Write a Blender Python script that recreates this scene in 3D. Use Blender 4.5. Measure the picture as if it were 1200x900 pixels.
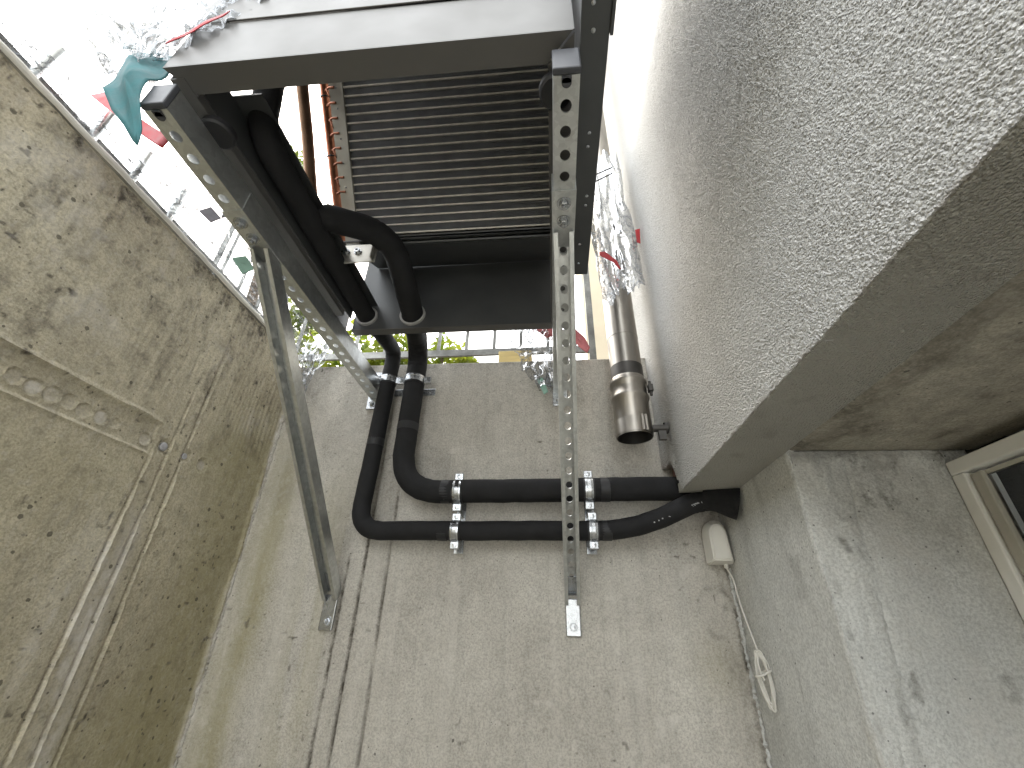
import bpy, bmesh, math, random
import numpy as np
from mathutils import Vector, Matrix
random.seed(7)
S = bpy.context.scene
for o in list(bpy.data.objects): bpy.data.objects.remove(o)
COL = S.collection

# ------------------------------------------------------------------ camera
cd = bpy.data.cameras.new('camera'); cam = bpy.data.objects.new('camera', cd); COL.objects.link(cam)
r_ = Vector((0.996, 0.086, 0.021)).normalized()
b_ = Vector((0.085, -0.865, -0.494)); b_ = (b_ - b_.dot(r_) * r_).normalized()
u_ = b_.cross(r_)
cam.matrix_world = Matrix((r_, u_, b_)).transposed().to_4x4()
cd.sensor_width = 36; cd.lens = 36 * 505 / 1200; cd.clip_start = 0.01; cd.clip_end = 500
S.camera = cam
# ------------------------------------------------------------------ sky, sun, exposure
SUN = Vector((-0.42, 0.50, 0.76)).normalized()          # direction towards the sun
w = bpy.data.worlds.new('World'); S.world = w; w.use_nodes = True
nt = w.node_tree; bg = nt.nodes['Background']
sky = nt.nodes.new('ShaderNodeTexSky'); sky.sky_type = 'NISHITA'; sky.sun_disc = False
sky.sun_elevation = math.asin(SUN.z); sky.sun_rotation = math.atan2(SUN.x, SUN.y)
sky.air_density = 1.0; sky.dust_density = 4.0; sky.ozone_density = 1.0
mx = nt.nodes.new('ShaderNodeMix'); mx.data_type = 'RGBA'; mx.inputs[0].default_value = 0.72
mx.inputs[7].default_value = (8.6, 8.7, 8.5, 1)         # bright thin cloud veil over the blue
nt.links.new(sky.outputs[0], mx.inputs[6]); nt.links.new(mx.outputs[2], bg.inputs[0])
bg.inputs[1].default_value = 0.13
sl = bpy.data.lights.new('sun', 'SUN'); sl.energy = .5; sl.angle = math.radians(30); sl.color = (1, .93, .80)
so = bpy.data.objects.new('sun', sl); COL.objects.link(so)
so.rotation_euler = SUN.to_track_quat('Z', 'Y').to_euler(); so.location = SUN * 6
S.view_settings.view_transform = 'Standard'; S.view_settings.look = 'None'
S.view_settings.exposure = 2.4; S.view_settings.gamma = 1
S.cycles.max_bounces = 5; S.cycles.diffuse_bounces = 4; S.cycles.glossy_bounces = 2; S.cycles.transmission_bounces = 3; S.cycles.transparent_max_bounces = 8

# ------------------------------------------------------------------ noise helpers (numpy)
def vnoise(x, y, seed=0):
    xi = np.floor(x).astype(np.int64); yi = np.floor(y).astype(np.int64); xf = x - xi; yf = y - yi
    def h(a, b):
        n = (a * 374761393 + b * 668265263 + seed * 974634221) & 0xffffffff
        n = ((n ^ (n >> 13)) * 1274126177) & 0xffffffff
        return ((n ^ (n >> 16)) & 0xffff) / 65535.0
    u = xf * xf * (3 - 2 * xf); v = yf * yf * (3 - 2 * yf)
    return (h(xi, yi) * (1 - u) + h(xi + 1, yi) * u) * (1 - v) + (h(xi, yi + 1) * (1 - u) + h(xi + 1, yi + 1) * u) * v
def fbm(x, y, seed=0, o=4):
    s = 0; a = .5; f = 1.0
    for i in range(o): s = s + a * vnoise(x * f + i * 17.3, y * f - i * 9.1, seed + i); a *= .5; f *= 2.03
    return s / (1 - .5 ** o)
def sst(a, b, x):
    t = np.clip((x - a) / (b - a), 0, 1); return t * t * (3 - 2 * t)
def gauss(x, s): return np.exp(-(x / s) ** 2)

# ------------------------------------------------------------------ materials
MATS = {}
class N:
    def __init__(s, name):
        s.m = bpy.data.materials.new(name); s.m.use_nodes = True; s.t = s.m.node_tree; s.p = s.t.nodes['Principled BSDF']
        s.out = s.t.nodes['Material Output']; MATS[name] = s.m
        s.tc = s.t.nodes.new('ShaderNodeTexCoord').outputs['Object']
    def n(s, typ, **k):
        q = s.t.nodes.new(typ)
        for a, v in k.items(): setattr(q, a, v)
        return q
    def l(s, a, b): s.t.links.new(a, b)
    def mapv(s, sc):
        q = s.n('ShaderNodeMapping'); q.inputs['Scale'].default_value = sc; s.l(s.tc, q.inputs[0]); return q.outputs[0]
    def noise(s, scale, detail=4, vec=None, rough=.55):
        q = s.n('ShaderNodeTexNoise'); q.inputs['Scale'].default_value = scale; q.inputs['Detail'].default_value = detail
        q.inputs['Roughness'].default_value = rough; s.l(vec or s.tc, q.inputs['Vector']); return q.outputs[0]
    def ramp(s, v, stops):
        q = s.n('ShaderNodeValToRGB'); e = q.color_ramp.elements
        while len(e) > 1: e.remove(e[-1])
        for i, (p, c) in enumerate(stops):
            el = e[0] if i == 0 else e.new(p)
            el.position = p; el.color = (*c, 1) if len(c) == 3 else c
        s.l(v, q.inputs[0]); return q.outputs[0]
    def mix(s, f, a, b, mode='MIX'):
        q = s.n('ShaderNodeMix', data_type='RGBA', blend_type=mode)
        for i, v in ((0, f), (6, a), (7, b)):
            if isinstance(v, (int, float)): q.inputs[i].default_value = v
            elif isinstance(v, tuple): q.inputs[i].default_value = (*v, 1)
            else: s.l(v, q.inputs[i])
        return q.outputs[2]
    def math(s, op, a, b=0):
        q = s.n('ShaderNodeMath', operation=op)
        for i, v in ((0, a), (1, b)):
            if isinstance(v, (int, float)): q.inputs[i].default_value = v
            else: s.l(v, q.inputs[i])
        return q.outputs[0]
    def bump(s, h, strength, dist, prev=None):
        q = s.n('ShaderNodeBump'); q.inputs['Strength'].default_value = strength; q.inputs['Distance'].default_value = dist
        s.l(h, q.inputs['Height'])
        if prev: s.l(prev, q.inputs['Normal'])
        return q.outputs[0]
    def set(s, **k):
        for a, v in k.items():
            i = s.p.inputs[a.replace('_', ' ')]
            if isinstance(v, (int, float)): i.default_value = v
            elif isinstance(v, tuple): i.default_value = (*v, 1)
            else: s.l(v, i)
        return s.m

def concrete(name, base, dark, pits=1.0, algae=(.29, .26, .125), dirt=(.065, .055, .04), pale=(.66, .63, .58), contrast=1.0):
    k = N(name); T = lambda c, f: tuple(x * f for x in c)
    big = k.noise(4.5, 4, rough=.65); streak = k.noise(1, 3, k.mapv((30, 30, 2.2)), .65); thin = k.noise(1, 2, k.mapv((110, 110, 5)), .6)
    fine = k.noise(230, 2, rough=.8); med = k.noise(34, 3, rough=.7)
    c = k.mix(k.ramp(big, [(.34, (0, 0, 0)), (.64, (1, 1, 1))]), dark, base)
    c = k.mix(k.ramp(med, [(.40, (0, 0, 0)), (.66, (.55 * contrast,) * 3)]), c, T(dark, .72))
    c = k.mix(k.ramp(streak, [(.46, (0, 0, 0)), (.68, (.55 * contrast,) * 3)]), c, T(base, .58))
    c = k.mix(k.ramp(thin, [(.54, (0, 0, 0)), (.72, (.16,) * 3)]), c, (.62, .60, .55))
    c = k.mix(k.ramp(fine, [(.36, (1, 1, 1)), (.60, (0, 0, 0))]), c, k.mix(.45, c, T(dark, .35)))
    at = k.n('ShaderNodeAttribute', attribute_name='mask'); sp = k.n('ShaderNodeSeparateColor'); k.l(at.outputs['Color'], sp.inputs[0])
    mott = k.ramp(k.noise(46, 4, rough=.78), [(.36, (.22,) * 3), (.60, (1, 1, 1))])
    for ch, col in ((0, algae), (1, dirt), (2, pale)):
        c = k.mix(k.math('MULTIPLY', sp.outputs[ch], mott if ch else k.math('ADD', k.math('MULTIPLY', mott, .3), .6)), c, col)
    pit = None
    for sc, pw, rr in ((38, 8.0, .17), (120, 10.0, .30)):
        vo = k.n('ShaderNodeTexVoronoi'); vo.inputs['Scale'].default_value = sc; k.l(k.tc, vo.inputs['Vector'])
        rnd = k.n('ShaderNodeSeparateColor'); k.l(vo.outputs['Color'], rnd.inputs[0])
        dd = k.math('ADD', vo.outputs['Distance'], k.math('MULTIPLY', k.math('SUBTRACT', fine, .5), .12))
        q = k.math('LESS_THAN', dd, k.math('MULTIPLY', k.math('POWER', rnd.outputs[0], pw), rr * pits))
        pit = q if pit is None else k.math('MAXIMUM', pit, q)
    c = k.mix(k.math('MULTIPLY', pit, .8), c, T(dark, .18))
    nb = k.bump(fine, .7, .0016); nb = k.bump(med, .7, .004, nb)
    return k.set(Base_Color=c, Roughness=.85, Normal=nb)
CON_L = concrete('weathered_concrete', (.68, .625, .475), (.53, .475, .345), 1.0, contrast=.75)
CON_B = concrete('pale_concrete', (.64, .61, .55), (.52, .49, .435), .62, contrast=.55)
CON_H = concrete('basement_concrete', (.78, .785, .755), (.64, .645, .62), .75, contrast=.5)
CON_S = concrete('shade_toned_lintel_concrete', (.56, .525, .44), (.42, .385, .315), .8, contrast=1.0)  # base colour lowered to put the underside's shade into the lintel concrete

def stucco(name, base, dark, amp):
    k = N(name)
    g = k.noise(420, 2, rough=.6); big = k.noise(3, 4)
    wv = k.n('ShaderNodeTexVoronoi'); wv.feature = 'SMOOTH_F1'; wv.inputs['Scale'].default_value = 400; wv.inputs['Smoothness'].default_value = .35; k.l(k.tc, wv.inputs['Vector']); peb = k.math('SUBTRACT', 1.0, wv.outputs['Distance'])
    c = k.mix(k.ramp(big, [(.3, (0, 0, 0)), (.7, (1, 1, 1))]), dark, base)
    c = k.mix(k.ramp(g, [(.30, (0, 0, 0)), (.6, (1, 1, 1))]), k.mix(.22, c, tuple(x * .45 for x in base)), c)  # grain hollows darkened in the base colour, imitating shade in the crevices
    at = k.n('ShaderNodeAttribute', attribute_name='mask'); sp = k.n('ShaderNodeSeparateColor'); k.l(at.outputs['Color'], sp.inputs[0])
    c = k.mix(sp.outputs[1], c, (.17, .12, .085))
    nb = k.bump(g, .8, amp * .7); nb = k.bump(peb, 1.0, amp * 1.7, nb)
    return k.set(Base_Color=c, Roughness=.92, Normal=nb)
STUC = stucco('roughcast_render', (.61, .605, .585), (.55, .545, .525), .0019)
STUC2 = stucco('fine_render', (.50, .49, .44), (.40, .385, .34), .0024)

def simple(name, col, rough=.5, metal=0.0, var=.15, scale=60, bump=0, bd=.001, stretch=None, **kw):
    k = N(name); v = k.mapv(stretch) if stretch else None
    nz = k.noise(scale if not stretch else 1, 5, v)
    c = k.mix(k.ramp(nz, [(.3, (0, 0, 0)), (.7, (1, 1, 1))]), tuple(max(0, x * (1 - var)) for x in col), tuple(min(1, x * (1 + var)) for x in col))
    k.set(Base_Color=c, Metallic=metal, Roughness=k.ramp(nz, [(.25, (max(.03, rough * .8),) * 3), (.75, (min(1, rough * 1.2),) * 3)]))
    if bump: k.set(Normal=k.bump(k.noise(scale * 3, 4), bump, bd))
    return k.set(**kw)
def galv(name, col, rough):
    k = N(name); vo = k.n('ShaderNodeTexVoronoi'); vo.inputs['Scale'].default_value = 130; k.l(k.tc, vo.inputs['Vector'])
    nz = k.noise(14, 5)
    c = k.mix(k.ramp(vo.outputs['Color'], [(.2, (.86,) * 3), (.8, (1.08,) * 3)]), (1, 1, 1), col, 'MIX')
    c = k.mix(1.0, col, k.ramp(vo.outputs['Color'], [(.2, (.84,) * 3), (.8, (1,) * 3)]), 'MULTIPLY')
    c = k.mix(k.ramp(nz, [(.45, (0, 0, 0)), (.7, (.6,) * 3)]), c, tuple(x * .62 for x in col))
    return k.set(Base_Color=c, Metallic=.92, Roughness=k.ramp(nz, [(.3, (rough * .8,) * 3), (.7, (rough * 1.3,) * 3)]), Normal=k.bump(k.noise(90, 3), .12, .0006))
GALV = galv('galvanised_steel', (.74, .76, .755), .36)
ZINC = galv('bright_zinc', (.58, .60, .62), .24)
RAILM = galv('dull_galvanised_rail', (.22, .22, .21), .55)
PANEL = simple('grey_sheet_metal', (.115, .112, .106), .42, .22, .06, 9)
DARKP = simple('dark_grey_sheet_metal', (.085, .088, .09), .42, .3, .12, 12)
FOAM = simple('black_foam_rubber', (.019, .019, .020), .82, 0, .35, 30, .6, .0016, Specular_IOR_Level=.25)
FOAMC = simple('black_foam_cut_end', (.006, .006, .007), .9, 0, .4, 80, .8, .002)
RUBB = simple('black_rubber', (.014, .014, .016), .5, 0, .2, 40)
CAPM = simple('grey_plastic_cap', (.065, .068, .078), .42, 0, .1, 40)
STEEL = simple('stainless_steel', (.37, .345, .31), .36, 1, .22, 1, 0, .001, (30, 30, 7))
STEELI = simple('stainless_inside', (.10, .095, .09), .5, .8, .3, 20)
COPP = simple('copper', (.34, .15, .095), .36, 1, .35, 25)
BROWN = simple('brown_copper_tube', (.24, .15, .10), .35, .85, .3, 18)
ALU = simple('aluminium_plate', (.56, .54, .49), .38, .8, .12, 20)
FIN = simple('dark_coil_fins', (.26, .265, .28), .5, .2, .2, 50)
TUBEM = simple('flat_coil_tube', (.70, .67, .60), .5, .2, .2, 40)
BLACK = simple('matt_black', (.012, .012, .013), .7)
WPVC = simple('white_plastic', (.74, .72, .66), .4, 0, .04, 30)
WFRAME = simple('white_window_frame', (.88, .87, .83), .45, 0, .06, 14)
SASH = simple('beige_grey_sash', (.48, .46, .40), .5, 0, .1, 14)
BLIND = simple('cream_blind', (.55, .52, .44), .8, 0, .06, 20)
TEAL = simple('teal_fabric_tape', (.014, .115, .13), .7, 0, .22, 28, .5, .001)
TEAL2 = simple('pale_green_tape', (.30, .50, .42), .6, 0, .15, 28)
RED = simple('red_tape', (.38, .012, .018), .5, 0, .2, 40)
PINK = simple('faded_red_tape', (.55, .16, .17), .55, 0, .2, 40)
GREYT = simple('grey_tape', (.34, .34, .40), .6, 0, .15, 40)
BEIGE = simple('cream_house_wall', (.66, .60, .46), .9, 0, .08, 5, .4, .003)
WOOD = simple('pale_yellow_wood', (.58, .46, .20), .7, 0, .2, 1, 0, .001, (8, 8, 60))
BARK = simple('bark', (.14, .10, .07), .9, 0, .3, 30, .8, .01)
SOIL = simple('ground_soil', (.12, .105, .075), .95, 0, .3, 3, .8, .02)
FLOOR = simple('well_floor_concrete', (.46, .44, .39), .9, 0, .2, 4, .5, .004)
PRINTW = simple('white_print', (.42, .42, .42), .7)
GROM = simple('pale_grommet', (.42, .41, .40), .6)
BRICK = simple('broken_red_brick', (.24, .13, .10), .95, 0, .35, 60, .8, .004)
CAULK = simple('pale_edge_strip', (.80, .79, .74), .6, 0, .06, 20)
k = N('leaf_green')
oi = k.n('ShaderNodeTexNoise'); oi.inputs['Scale'].default_value = 5; k.l(k.tc, oi.inputs['Vector'])
lc = k.ramp(oi.outputs[0], [(.3, (.10, .16, .014)), (.7, (.27, .29, .025))])
k.set(Base_Color=lc, Roughness=.5)
tr = k.n('ShaderNodeBsdfTranslucent'); k.l(lc, tr.inputs[0]); ms = k.n('ShaderNodeMixShader'); ms.inputs[0].default_value = .5
k.l(k.p.outputs[0], ms.inputs[1]); k.l(tr.outputs[0], ms.inputs[2]); k.l(ms.outputs[0], k.out.inputs[0]); LEAF = k.m

def film_mat(name, milk):
    k = N(name)
    fr = k.n('ShaderNodeFresnel'); fr.inputs['IOR'].default_value = 1.5
    nb = k.bump(k.noise(15, 3, rough=.5), .6, .016); k.l(nb, fr.inputs['Normal'])
    gl = k.n('ShaderNodeBsdfGlossy'); gl.inputs['Roughness'].default_value = .10; k.l(nb, gl.inputs['Normal'])
    tp = k.n('ShaderNodeBsdfTransparent'); tp.inputs[0].default_value = (.93, .94, .95, 1)
    cg = k.n('ShaderNodeBsdfGlossy'); cg.inputs['Roughness'].default_value = .32; cg.inputs[0].default_value = (.42, .44, .46, 1); k.l(nb, cg.inputs['Normal'])
    df = k.n('ShaderNodeBsdfDiffuse'); df.inputs[0].default_value = (.30, .31, .33, 1)
    mw = k.n('ShaderNodeMixShader'); mw.inputs[0].default_value = .5; k.l(cg.outputs[0], mw.inputs[1]); k.l(df.outputs[0], mw.inputs[2])
    def crease(sc, wdt, st):
        q = k.noise(sc, 2, k.mapv(st), .5); d = k.math('ABSOLUTE', k.math('SUBTRACT', q, .5))
        return k.ramp(d, [(0, (1, 1, 1)), (wdt, (.35,) * 3), (wdt * 4, (0, 0, 0))])
    cr = k.math('MAXIMUM', k.math('MAXIMUM', crease(9, .008, (1, 1.8, .6)), crease(24, .010, (1.5, .7, .5))), crease(55, .010, (.8, 1.3, .5)))
    f = k.math('MINIMUM', k.math('ADD', k.math('MULTIPLY', cr, .92), milk), .95)
    m1 = k.n('ShaderNodeMixShader'); k.l(k.math('MULTIPLY', fr.outputs[0], .7), m1.inputs[0]); k.l(tp.outputs[0], m1.inputs[1]); k.l(gl.outputs[0], m1.inputs[2])
    m2 = k.n('ShaderNodeMixShader'); k.l(f, m2.inputs[0]); k.l(m1.outputs[0], m2.inputs[1]); k.l(mw.outputs[0], m2.inputs[2])
    k.l(m2.outputs[0], k.out.inputs[0]); return k.m
FILM = film_mat('clear_plastic_film', .14)
k = N('window_glass'); GLASS = k.set(Base_Color=(.9, .92, .92), Roughness=.03, Transmission_Weight=1.0, IOR=1.45)

# ------------------------------------------------------------------ geometry helpers
class MB:
    def __init__(s): s.v = []; s.f = []
    def add(s, v, f, M=None):
        o = len(s.v); s.v += [tuple(M @ Vector(p)) if M else tuple(p) for p in v]; s.f += [tuple(i + o for i in q) for q in f]; return s
    def box(s, a, b, M=None, bev=0.0):
        x0, y0, z0 = a; x1, y1, z1 = b
        if bev <= 0:
            return s.add([(x, y, z) for z in (z0, z1) for y in (y0, y1) for x in (x0, x1)],
                     [(0, 2, 3, 1), (4, 5, 7, 6), (0, 1, 5, 4), (2, 6, 7, 3), (0, 4, 6, 2), (1, 3, 7, 5)], M)
        bm = bmesh.new(); bmesh.ops.create_cube(bm, size=1)
        for v in bm.verts: v.co = ((x0 + x1) / 2 + v.co.x * (x1 - x0), (y0 + y1) / 2 + v.co.y * (y1 - y0), (z0 + z1) / 2 + v.co.z * (z1 - z0))
        bmesh.ops.bevel(bm, geom=bm.edges[:], offset=bev, segments=2, affect='EDGES', profile=.5)
        bm.verts.index_update(); s.add([v.co[:] for v in bm.verts], [[v.index for v in f.verts] for f in bm.faces], M); bm.free(); return s
    def lathe(s, prof, c=(0, 0, 0), ax='Z', n=20, M=None, closed=False):
        v = []; f = []
        for r, h in prof:
            for i in range(n):
                a = 2 * math.pi * i / n; p = (r * math.cos(a), r * math.sin(a), h)
                if ax == 'Y': p = (p[0], p[2], p[1])
                if ax == 'X': p = (p[2], p[0], p[1])
                v.append((p[0] + c[0], p[1] + c[1], p[2] + c[2]))
        for j in range(len(prof) - 1):
            for i in range(n): f.append((j * n + i, j * n + (i + 1) % n, (j + 1) * n + (i + 1) % n, (j + 1) * n + i))
        if closed: f.append(tuple(range(n))[::-1]); f.append(tuple((len(prof) - 1) * n + i for i in range(n)))
        return s.add(v, f, M)
    def tube(s, path, r, n=18, cap=True, rn=0.0):
        P = [Vector(p) for p in path]; rr = r if hasattr(r, '__len__') else [r] * len(P); v = []; f = []
        t0 = (P[1] - P[0]).normalized(); up = Vector((0, 0, 1)) if abs(t0.z) < .9 else Vector((1, 0, 0)); nrm = (up - up.dot(t0) * t0).normalized()
        for j, p in enumerate(P):
            t = (P[min(j + 1, len(P) - 1)] - P[max(j - 1, 0)]).normalized(); nrm = (nrm - nrm.dot(t) * t).normalized(); bn = t.cross(nrm)
            for i in range(n):
                a = 2 * math.pi * i / n; q = rr[j] * (1 + rn * (random.random() - .5)); v.append(p + (nrm * math.cos(a) + bn * math.sin(a)) * q)
        for j in range(len(P) - 1):
            for i in range(n): f.append((j * n + i, j * n + (i + 1) % n, (j + 1) * n + (i + 1) % n, (j + 1) * n + i))
        if cap: f.append(tuple(range(n))[::-1]); f.append(tuple((len(P) - 1) * n + i for i in range(n)))
        return s.add(v, f)
    def build(s, name, mat, parent=None, smooth=False):
        me = bpy.data.meshes.new(name); me.from_pydata(s.v, [], s.f); me.validate(); me.materials.append(mat)
        bm = bmesh.new(); bm.from_mesh(me); bmesh.ops.recalc_face_normals(bm, faces=bm.faces[:]); bm.to_mesh(me); bm.free()
        if smooth: shade(me)
        o = bpy.data.objects.new(name, me); COL.objects.link(o)
        if parent: o.parent = parent
        return o
def shade(me, ang=38):
    me.polygons.foreach_set('use_smooth', [True] * len(me.polygons))
    try: me.set_sharp_from_angle(angle=math.radians(ang))
    except Exception: pass
def fillet(pts, rad, seg=10):
    P = [Vector(p) for p in pts]; out = [P[0]]
    for i in range(1, len(P) - 1):
        a, b, c = P[i - 1], P[i], P[i + 1]; r = rad[i - 1] if hasattr(rad, '__len__') else rad
        d1 = (a - b); d2 = (c - b); l = min(r, d1.length * .49, d2.length * .49); p0 = b + d1.normalized() * l; p1 = b + d2.normalized() * l
        for k_ in range(seg + 1):
            t = k_ / seg; out.append(p0 * (1 - t) ** 2 + b * 2 * t * (1 - t) + p1 * t * t)
    out.append(P[-1]); return dense(out)
def dense(P, step=.03):
    out = [P[0]]
    for a, b in zip(P, P[1:]):
        n = max(1, int((b - a).length / step))
        for i in range(1, n + 1): out.append(a.lerp(b, i / n))
    return out
def tag(o, label=None, cat=None, group=None, kind=None):
    if label: o['label'] = label
    if cat: o['category'] = cat
    if group: o['group'] = group
    if kind: o['kind'] = kind
    return o
def empty(name, loc=(0, 0, 0), label=None, cat=None, group=None):
    o = bpy.data.objects.new(name, None); o.location = loc; o.empty_display_size = .05; COL.objects.link(o); tag(o, label, cat, group); return o
def par(o, p):                                            # parent keeping world placement (parents are only translated)
    o.parent = p; o.matrix_parent_inverse = Matrix.Translation(-Vector(p.location)); return o
def gridmesh(name, U, V, fn, mat, parent=None, mask=None, skirt=None):
    u, v = np.meshgrid(U, V); P = fn(u, v); nu, nv = len(U), len(V)
    co = np.stack([p.ravel() for p in P], 1)
    i = np.arange(nu * nv).reshape(nv, nu); F = np.stack([i[:-1, :-1], i[:-1, 1:], i[1:, 1:], i[1:, :-1]], -1).reshape(-1, 4)
    mk = None if mask is None else np.stack([np.broadcast_to(m, u.shape).ravel() for m in mask(u, v)] + [np.ones(u.size)], 1)
    if skirt is not None:
        loop = np.concatenate([i[0, :], i[1:, -1], i[-1, -2::-1], i[-2:0:-1, 0]]); base = len(co); n = len(loop)
        co = np.concatenate([co, co[loop] + np.array(skirt)]); a = np.arange(n); b = (a + 1) % n
        F = np.concatenate([F, np.stack([loop[a], base + a, base + b, loop[b]], 1)])
        if mk is not None: mk = np.concatenate([mk, mk[loop]])
    me = bpy.data.meshes.new(name); me.vertices.add(len(co)); me.vertices.foreach_set('co', co.astype(np.float32).ravel())
    me.loops.add(F.size); me.loops.foreach_set('vertex_index', F.ravel().astype(np.int32))
    me.polygons.add(len(F)); me.polygons.foreach_set('loop_start', np.arange(0, F.size, 4, dtype=np.int32))
    me.update(calc_edges=True); me.validate(); me.materials.append(mat); shade(me, 50)
    if mk is not None:
        at = me.attributes.new('mask', 'FLOAT_COLOR', 'POINT'); at.data.foreach_set('color', np.clip(mk, 0, 1).astype(np.float32).ravel())
    o = bpy.data.objects.new(name, me); COL.objects.link(o)
    if parent: o.parent = parent
    return o
def ramp_axis(a, b, s0, s1):
    out = [a]; 
    while out[-1] < b: out.append(out[-1] + s0 + (s1 - s0) * (out[-1] - a) / (b - a))
    out[-1] = b; return np.array(out)

# ================================================================== SETTING
FZ = -1.55
g = MB()
for (x0, x1, y0, y1) in ((-60, -1.0, -60, 60), (-1.0, 60, 1.305, 60), (-1.0, 60, -60, -3.2)):
    g.add([(x0, y0, .66), (x1, y0, .66), (x1, y1, .66), (x0, y1, .66)], [(0, 1, 2, 3)])
tag(g.build('ground', SOIL), kind='structure')
tag(MB().box((-.99, -3.2, FZ - .1), (.9, 1.29, FZ)).build('floor', FLOOR), kind='structure')

# ---- left retaining wall
WX, WT = -.79, .727
lw = empty('retaining_wall', (WX - .1, 0, FZ), 'tall weathered olive-grey concrete wall with form lines, left of the brackets', 'wall')
def lw_h(y, z):
    h = .0035 * (fbm(y * 3, z * 3, 3) - .5) + .0012 * (fbm(y * 25, z * 14, 5) - .5)
    grain = sst(.30, .5, z) * sst(.50, .70, y)
    h += grain * .0016 * (np.sin(y * 420 + 3 * fbm(y * 8, z * 4, 8) * 6) * .5 + (fbm(y * 130, z * 3, 9) - .5))
    inb = sst(.286, .290, z) * (1 - sst(.346, .350, z)) * (1 - sst(.735, .742, y))
    h += -.0035 * inb
    wob = .004 * (fbm(y * 9, z * 0 + 2.5, 11) - .5)
    h += (gauss(z - .352 - wob, .0035) * .0045 + gauss(z - .284 - wob, .0032) * .004) * (1 - sst(.735, .75, y)) * (.35 + .9 * fbm(y * 30, z * 0, 12))
    for y0, a, zt in ((.747, 1.0, .40), (.786, .8, .62), (.826, 1.0, .66)):
        wv = .006 * (fbm(z * 4, z * 0 + y0 * 40, 14) - .5) + .010 * (.25 - z) * (1 if y0 > .8 else 0) * -.2
        act = (1 - sst(zt - .22, zt, z)); br = .2 + 1.3 * fbm(z * 34 + y * 60, z * 0 + y0 * 9, 15)
        h += a * act * (gauss(y - y0 - wv, .0015) * .0042 * sst(.45, .95, br) - gauss(y - y0 - wv + .0055, .0026) * .0042 * (.35 + br * .5))
    for i, y0 in enumerate((.458, .487, .515, .542, .570, .597, .628, .657, .724, .769, .826, .879)):
        r0 = (.0135, .0135, .014, .014, .013, .013, .0135, .010, .0125, .0125, .011, .012)[i]; d = np.hypot(y - y0, z - .311 - .002 * math.sin(i * 2.1))
        h = np.where(d < r0 * 1.25, h * .0 - .0035 - (.0016 + .0008 * math.sin(i * 1.7)) * (1 - sst(r0 * .86, r0, d)) + .0016 * gauss(d - r0 * 1.06, .0016), h)
    h += .005 * gauss(y - 1.090 - .012 * (fbm(z * 6, z * 0, 21) - .5), .007) * (.4 + fbm(z * 30, z * 0 + 7, 22)) * sst(-.4, .2, .5 - z)
    bl = fbm(y * 30, z * 30, 31, 2); h += .0012 * sst(.84, .92, bl)
    h -= .012 * sst(WT - .010, WT, z) ** 2 + .004 * sst(.68, .727, z) * fbm(y * 40, z * 0 + 3, 33)
    return h
def lw_mask(y, z):
    n1 = fbm(y * 7, z * 5, 41); n2 = fbm(y * 16, z * 4, 43); n3 = fbm(y * 22, z * 2.2, 44)
    alg = .55 * sst(.80, 1.02, y + .14 * (n1 - .5)) * (1 - sst(.38, .62, z)) + .22 * sst(.45, .75, n1) * (1 - sst(.30, .55, z)) + .5 * sst(.55, .8, n2) * gauss(y - .86, .07) * gauss(z - .40, .16)
    dirt = .50 * sst(.42, .68, n2) * sst(.52, .70, z + .10 * (n1 - .5)) * (1 - .55 * sst(.62, .9, y)) + .55 * gauss(np.hypot((y - .46) * .8, (z - .415) * 1.6), .085) + .45 * sst(.50, .75, n3) * sst(.28, .42, z) * sst(.55, .75, y)
    for y0, zt in ((.741, .40), (.781, .62), (.820, .66)): dirt += .75 * gauss(y - y0 - .006 * (fbm(z * 4, z * 0 + (y0 + .006) * 40, 14) - .5), .0035) * (1 - sst(zt - .22, zt, z)) * sst(.3, .6, fbm(z * 20, z * 0 + y0 * 13, 151))
    dirt += .4 * gauss(z - .318, .03) * (1 - sst(.7, .76, y)) + .55 * sst(.66, .727, z) * sst(.4, .6, n3)
    pale = .55 * sst(.50, .72, fbm(y * 14, z * 1.1, 47)) * (1 - sst(.05, .28, z)) * (1 - sst(.90, .98, y)) + .30 * sst(.52, .7, n1) * gauss(z - .52, .10) + .9 * gauss(y - 1.093, .007) * sst(.25, .6, fbm(z * 10, z * 0, 48))
    for i, y0 in enumerate((.458, .487, .515, .542, .570, .597, .628, .657, .724, .769, .826, .879)):
        d = np.hypot(y - y0, z - .311 - .002 * math.sin(i * 2.1)); pale = pale + .55 * (1 - sst(.009, .012, d)) * (.4 + .6 * (i % 3 != 1)); dirt = dirt + .4 * gauss(d - .0145, .0022) * sst(.35, .55, fbm(y * 70, z * 70, 150)) - .35 * (1 - sst(.009, .012, d))
    dirt = np.maximum(dirt, 0)
    sp = sst(.52, .66, fbm(y * 26, z * 20, 141)); dirt = dirt * (.35 + .7 * sp) + .20 * sp * sst(.36, .50, z) * (1 - .6 * sst(.7, .95, y)) + .35 * sst(.56, .70, fbm(y * 60, z * 9, 142)) * sst(.40, .66, z)
    chip = sst(.84, .92, vnoise(y * 120, z * 120, 161)) * sst(.45, .62, fbm(y * 9, z * 9, 162)); dirt = dirt + .9 * chip + .25 * sst(.62, .85, vnoise(y * 260, z * 200, 163)) * sst(.30, .6, z) + .18 * sst(.55, .8, vnoise(y * 90, z * 60, 164))
    pale = pale * (.5 + .9 * sst(.4, .6, fbm(y * 40, z * 14, 143))) + .22 * sst(.68, .9, vnoise(y * 200, z * 160, 166)) + .35 * sst(.60, .72, fbm(y * 12, z * 9, 145)) * sst(.38, .5, z)
    return alg, dirt, pale
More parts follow.
